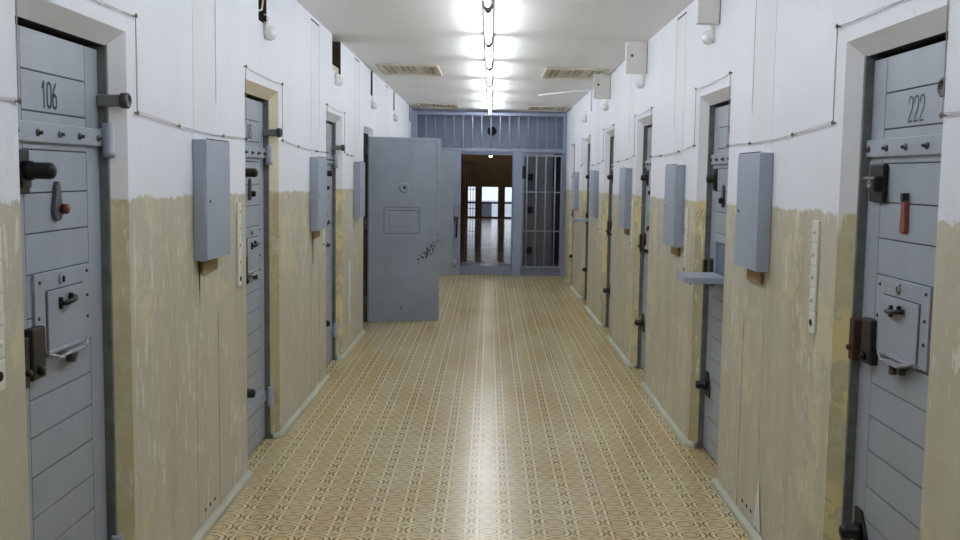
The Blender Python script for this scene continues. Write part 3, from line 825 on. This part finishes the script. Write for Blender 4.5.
# ------------------------------------------------------------------ barred gate at the end
gt = thing('barred_gate', (0, GATE_Y, 0), 0, 'blue-grey barred gate wall closing the corridor end, open doorway in the middle', 'gate')
HW = (XL+.005, XR-.005)
zt = 2.585
b = MB()
b.box(HW[0], HW[1], -.025, .025, 1.965, 2.02, bev=.004); b.build('transom_rail', M['bar'], gt)
b = MB(); b.box(HW[0], HW[1], -.02, .02, zt-.05, zt, bev=.004); b.build('top_rail', M['bluewall'], gt)
b = MB(); b.box(-.57, -.455, -.03, .05, 0, 1.965, bev=.004); b.build('gate_post', M['bluewall'], gt)
b = MB(); b.box(.385, .515, -.03, .05, 0, 1.965, bev=.004); b.build('gate_post', M['bluewall'], gt)
b = MB(); b.box(1.16, HW[1], -.03, .04, 0, 2.6, bev=.004); b.build('gate_post', M['bluewall'], gt)
b = MB(); b.box(HW[0], -1.16, -.03, .04, 0, 2.6, bev=.004); b.build('gate_post', M['bluewall'], gt)
for k in range(-8, 8):
    x = .012+.1475*k
    if x < HW[0]+.06 or x > 1.14: continue
    b = MB(); b.lathe([(.0105, 0), (.0105, zt-2.0)], (x, -.005, 1.99), (0, 0, 1), 10); b.build('bar', M['bar'], gt)
b = MB(); b.box(HW[0], HW[1], -.02, .06, 0, SILL, bev=.004); b.build('sill', M['bluestep'], gt)
# right barred leaf
rl = thing('barred_leaf', (.515, GATE_Y-.05, .13), 0, 'closed barred gate leaf to the right of the end doorway', 'gate')
w = .645; hgt = 1.80
b = MB(); b.box(0, .03, -.015, .015, 0, hgt, bev=.003); b.build('stile', M['bar'], rl)
b = MB(); b.box(w-.03, w, -.015, .015, 0, hgt, bev=.003); b.build('stile', M['bar'], rl)
for z in (0, .58, 1.20, hgt-.03):
    b = MB(); b.box(.03, w-.03, -.012, .012, z, z+.03 if z in (0, hgt-.03) else z+.018, bev=.003); b.build('rail', M['bar'], rl)
for k in range(4):
    b = MB(); b.lathe([(.011, 0), (.011, hgt-.02)], (.082+.148*k, -.004, .01), (0, 0, 1), 10); b.build('bar', M['bar'], rl)
b = MB(); b.box(.005, .06, -.03, .02, 1.42, 1.62, bev=.004); b.build('lock_case', M['iron'], rl)
# left sheet leaf
sl = thing('sheet_gate_leaf', (-1.2, GATE_Y-.09, .005), 0, 'plain grey sheet steel leaf behind the open cell door, left of the end doorway', 'gate')
b = MB(); b.box(0, .635, -.018, .018, 0, 1.955, bev=.004); b.build('leaf_sheet', M['door'], sl)
b = MB()
for r in ((0, .635, 1.925, 1.955), (0, .635, 0, .04), (.605, .635, .04, 1.925)): b.box(r[0], r[1], -.026, -.018, r[2], r[3], bev=.002)
b.build('leaf_rim', M['door'], sl)
b = MB(); b.box(.64, .735, -.03, .03, .93, 1.13, bev=.005); lk = b.build('lock_case', M['bar'], sl)
h = MB(); h.cyl((.69, -.02, .60), (.69, -.02, .92), .014, 10); h.build('lock_rod', M['iron'], lk)
h = MB(); h.cyl((.665, -.02, .12), (.665, -.02, .24), .03, 14); h.build('hinge_knuckle', M['bar'], sl)

# vestibule behind the bars, second wall
b = MB()
OX = (-.49, .375); OZ = 1.93
b.box(-2.2, OX[0], HALL_Y, HALL_Y+.2, SILL-.14, 3.2); b.box(OX[1], 2.2, HALL_Y, HALL_Y+.2, SILL-.14, 3.2); b.box(OX[0], OX[1], HALL_Y, HALL_Y+.2, OZ, 3.2)
tag(b.build('wall_end', M['bluewall']), kind='structure')
b = MB(); b.box(-1.9, 1.9, GATE_Y+.02, HALL_Y+.2, -.1, SILL); tag(b.build('floor_vestibule', M['bluestep']), kind='structure')
b = MB(); b.box(XL-.02, XL+.006, GATE_Y+.05, HALL_Y, SILL, 2.66); b.box(XR-.006, XR+.02, GATE_Y+.05, HALL_Y, SILL, 2.66); tag(b.build('wall_vestibule', M['bluewall']), kind='structure')
b = MB(); b.lathe([(.075, 0), (.075, .012), (.066, .016), (.06, .008), (0, .008)], (.03, HALL_Y, 2.315), (0, -1, 0), 24); vo = b.build('round_vent', M['dark'])
tag(vo, 'round black vent hole on the blue wall above the end doorway', 'vent')
dd = thing('steel_door', (.76, HALL_Y-.03, SILL), 0, 'dark grey steel door with black locks seen through the right gate bars', 'door')
b = MB(); b.box(-.27, .27, -.02, .03, .0, 1.80, bev=.004); b.build('door_leaf', M['dimdoor'], dd)
for z in (.18, .84, 1.38):
    b = MB(); b.box(-.13, -.045, -.05, -.02, z, z+.11, bev=.006); b.build('lock_case', M['iron'], dd)
b = MB(); b.lathe([(.014, 0), (.014, .05), (0, .055)], (.12, -.02, 1.36), (0, -1, 0), 10); b.build('knob', M['iron'], dd)
b = MB(); b.box(1.045, XR-.008, HALL_Y-.012, HALL_Y-.001, SILL, 1.96); tag(b.build('trim_60', M['dark']), kind='structure')  # dark sheet paints the shade of the black gap beside the steel door

# ------------------------------------------------------------------ hall beyond
b = MB(); b.box(-3.2, 3.2, HALL_Y+.2, HALL_END+.2, -.1, SILL); tag(b.build('floor_hall', M['hallfloor']), kind='structure')
b = MB(); b.box(-3.4, 3.4, HALL_Y+.1, HALL_END+.2, 3.1, 3.3); tag(b.build('ceiling_hall', M['brown']), kind='structure')
for nm, x in (('wall_hall_left', -3.2), ('wall_hall_right', 3.0)):
    b = MB(); b.box(x, x+.2, HALL_Y+.2, HALL_END+.2, 0, 3.2); tag(b.build(nm, M['brown']), kind='structure')
b = MB(); WT = 1.225
b.box(-3.2, 3.2, HALL_END, HALL_END+.2, WT, 3.2)
for x0, x1 in ((-3.2, -.755), (-.44, -.275), (.33, .505), (.80, 3.2)): b.box(x0, x1, HALL_END, HALL_END+.2, SILL, WT)
tag(b.build('wall_hall_end', M['brown']), kind='structure')
for i, (x0, x1, zm) in enumerate(((-.755, -.44, .66), (-.275, .33, .66), (.505, .80, .66))):
    b = MB(); e = .03
    for r in ((x0, x1, WT-e, WT), (x0, x1, SILL, SILL+.05), (x0, x0+e, SILL+.05, WT-e), (x1-e, x1, SILL+.05, WT-e), (x0+e, x1-e, zm-.03, zm+.03)):
        b.box(r[0], r[1], HALL_END+.05, HALL_END+.11, r[2], r[3])
    o = tag(b.build('window_%d' % (i+1), M['brownframe']), kind='structure')
    g = MB(); g.box(x0+e, x1-e, HALL_END+.075, HALL_END+.083, SILL+.05, WT-e); g.build('pane', M['glass'], o)
b = MB(); b.box(-12, 12, HALL_END+.2, HALL_END+30, -.3, -.02); tag(b.build('ground_yard', M['yard']), kind='structure')
b = MB(); b.box(-.45, .1, HALL_END+2.5, HALL_END+3.1, -.02, .62, bev=.03); tag(b.build('concrete_block', M['kerb']), 'grey concrete block outside, seen through the far middle window', 'block')
# barred gate standing in the hall
hg = thing('hall_gate', (-.665, 25.0, SILL), 0, 'small cream barred gate with rounded corner inside the far hall', 'gate')
w, hh = .33, 1.77; r = .05
pts = [(0, 0, 0), (0, 0, hh-r)]+[(r-r*math.cos(t), 0, hh-r+r*math.sin(t)) for t in (.5, 1.0)]+[(r, 0, hh), (w-r, 0, hh)]+[(w-r+r*math.sin(t), 0, hh-r+r*math.cos(t)) for t in (.5, 1.0)]+[(w, 0, hh-r), (w, 0, 0)]
b = MB(); b.tube(pts, .013, 8); b.build('gate_frame', M['hallbar'], hg)
for k in range(4):
    b = MB(); b.cyl((.066*(k+1), 0, 0), (.066*(k+1), 0, hh), .007, 8); b.build('bar', M['hallbar'], hg)
for z in (.05, .62, 1.1):
    b = MB(); b.cyl((0, 0, z), (w, 0, z), .008, 8); b.build('rail', M['hallbar'], hg)
# small lit lamp hanging in the hall
hl = thing('hall_lamp', (.02, 24.0, 2.06), 0, 'small lit lamp hanging in the far hall at the top of the doorway', 'lamp')
b = MB(); b.lathe([(.0, -.035), (.025, -.03), (.034, -.012), (.03, 0), (0, .01)], (0, 0, 0), (0, 0, 1), 16); b.build('bulb', M['farlamp'], hl)
b = MB(); b.lathe([(.055, -.005), (.035, .04), (.015, .08), (.006, .09), (.006, 1.038)], (0, 0, 0), (0, 0, 1), 16); b.build('shade', M['whiteplate'], hl)

# ------------------------------------------------------------------ world, camera, view
w = bpy.data.worlds.new('World'); scene.world = w; w.use_nodes = True
bg = w.node_tree.nodes['Background']; bg.inputs[0].default_value = (.80, .88, 1.0, 1); bg.inputs[1].default_value = 1.05

cam = bpy.data.cameras.new('Camera'); co = bpy.data.objects.new('Camera', cam); COL.objects.link(co)
cam.sensor_width = 36; cam.lens = 37.5; cam.clip_start = .05; cam.clip_end = 200
right = Vector((.99985, .009457, .014166)); fwd = Vector((-.00807, .99547, -.09470))
right.normalize(); fwd = (fwd-right*fwd.dot(right)).normalized(); up = right.cross(fwd)
mt = Matrix((right, up, -fwd)).transposed().to_4x4(); mt.translation = (0, 0, 1.6)
co.matrix_world = mt
scene.camera = co
scene.view_settings.view_transform = 'Standard'; scene.view_settings.look = 'None'
scene.view_settings.exposure = 0.13; scene.view_settings.gamma = 1.0
scene.view_settings.use_curve_mapping = False
try:
    scene.cycles.max_bounces = 10; scene.cycles.diffuse_bounces = 6; scene.cycles.sample_clamp_indirect = 8.0
except Exception: pass
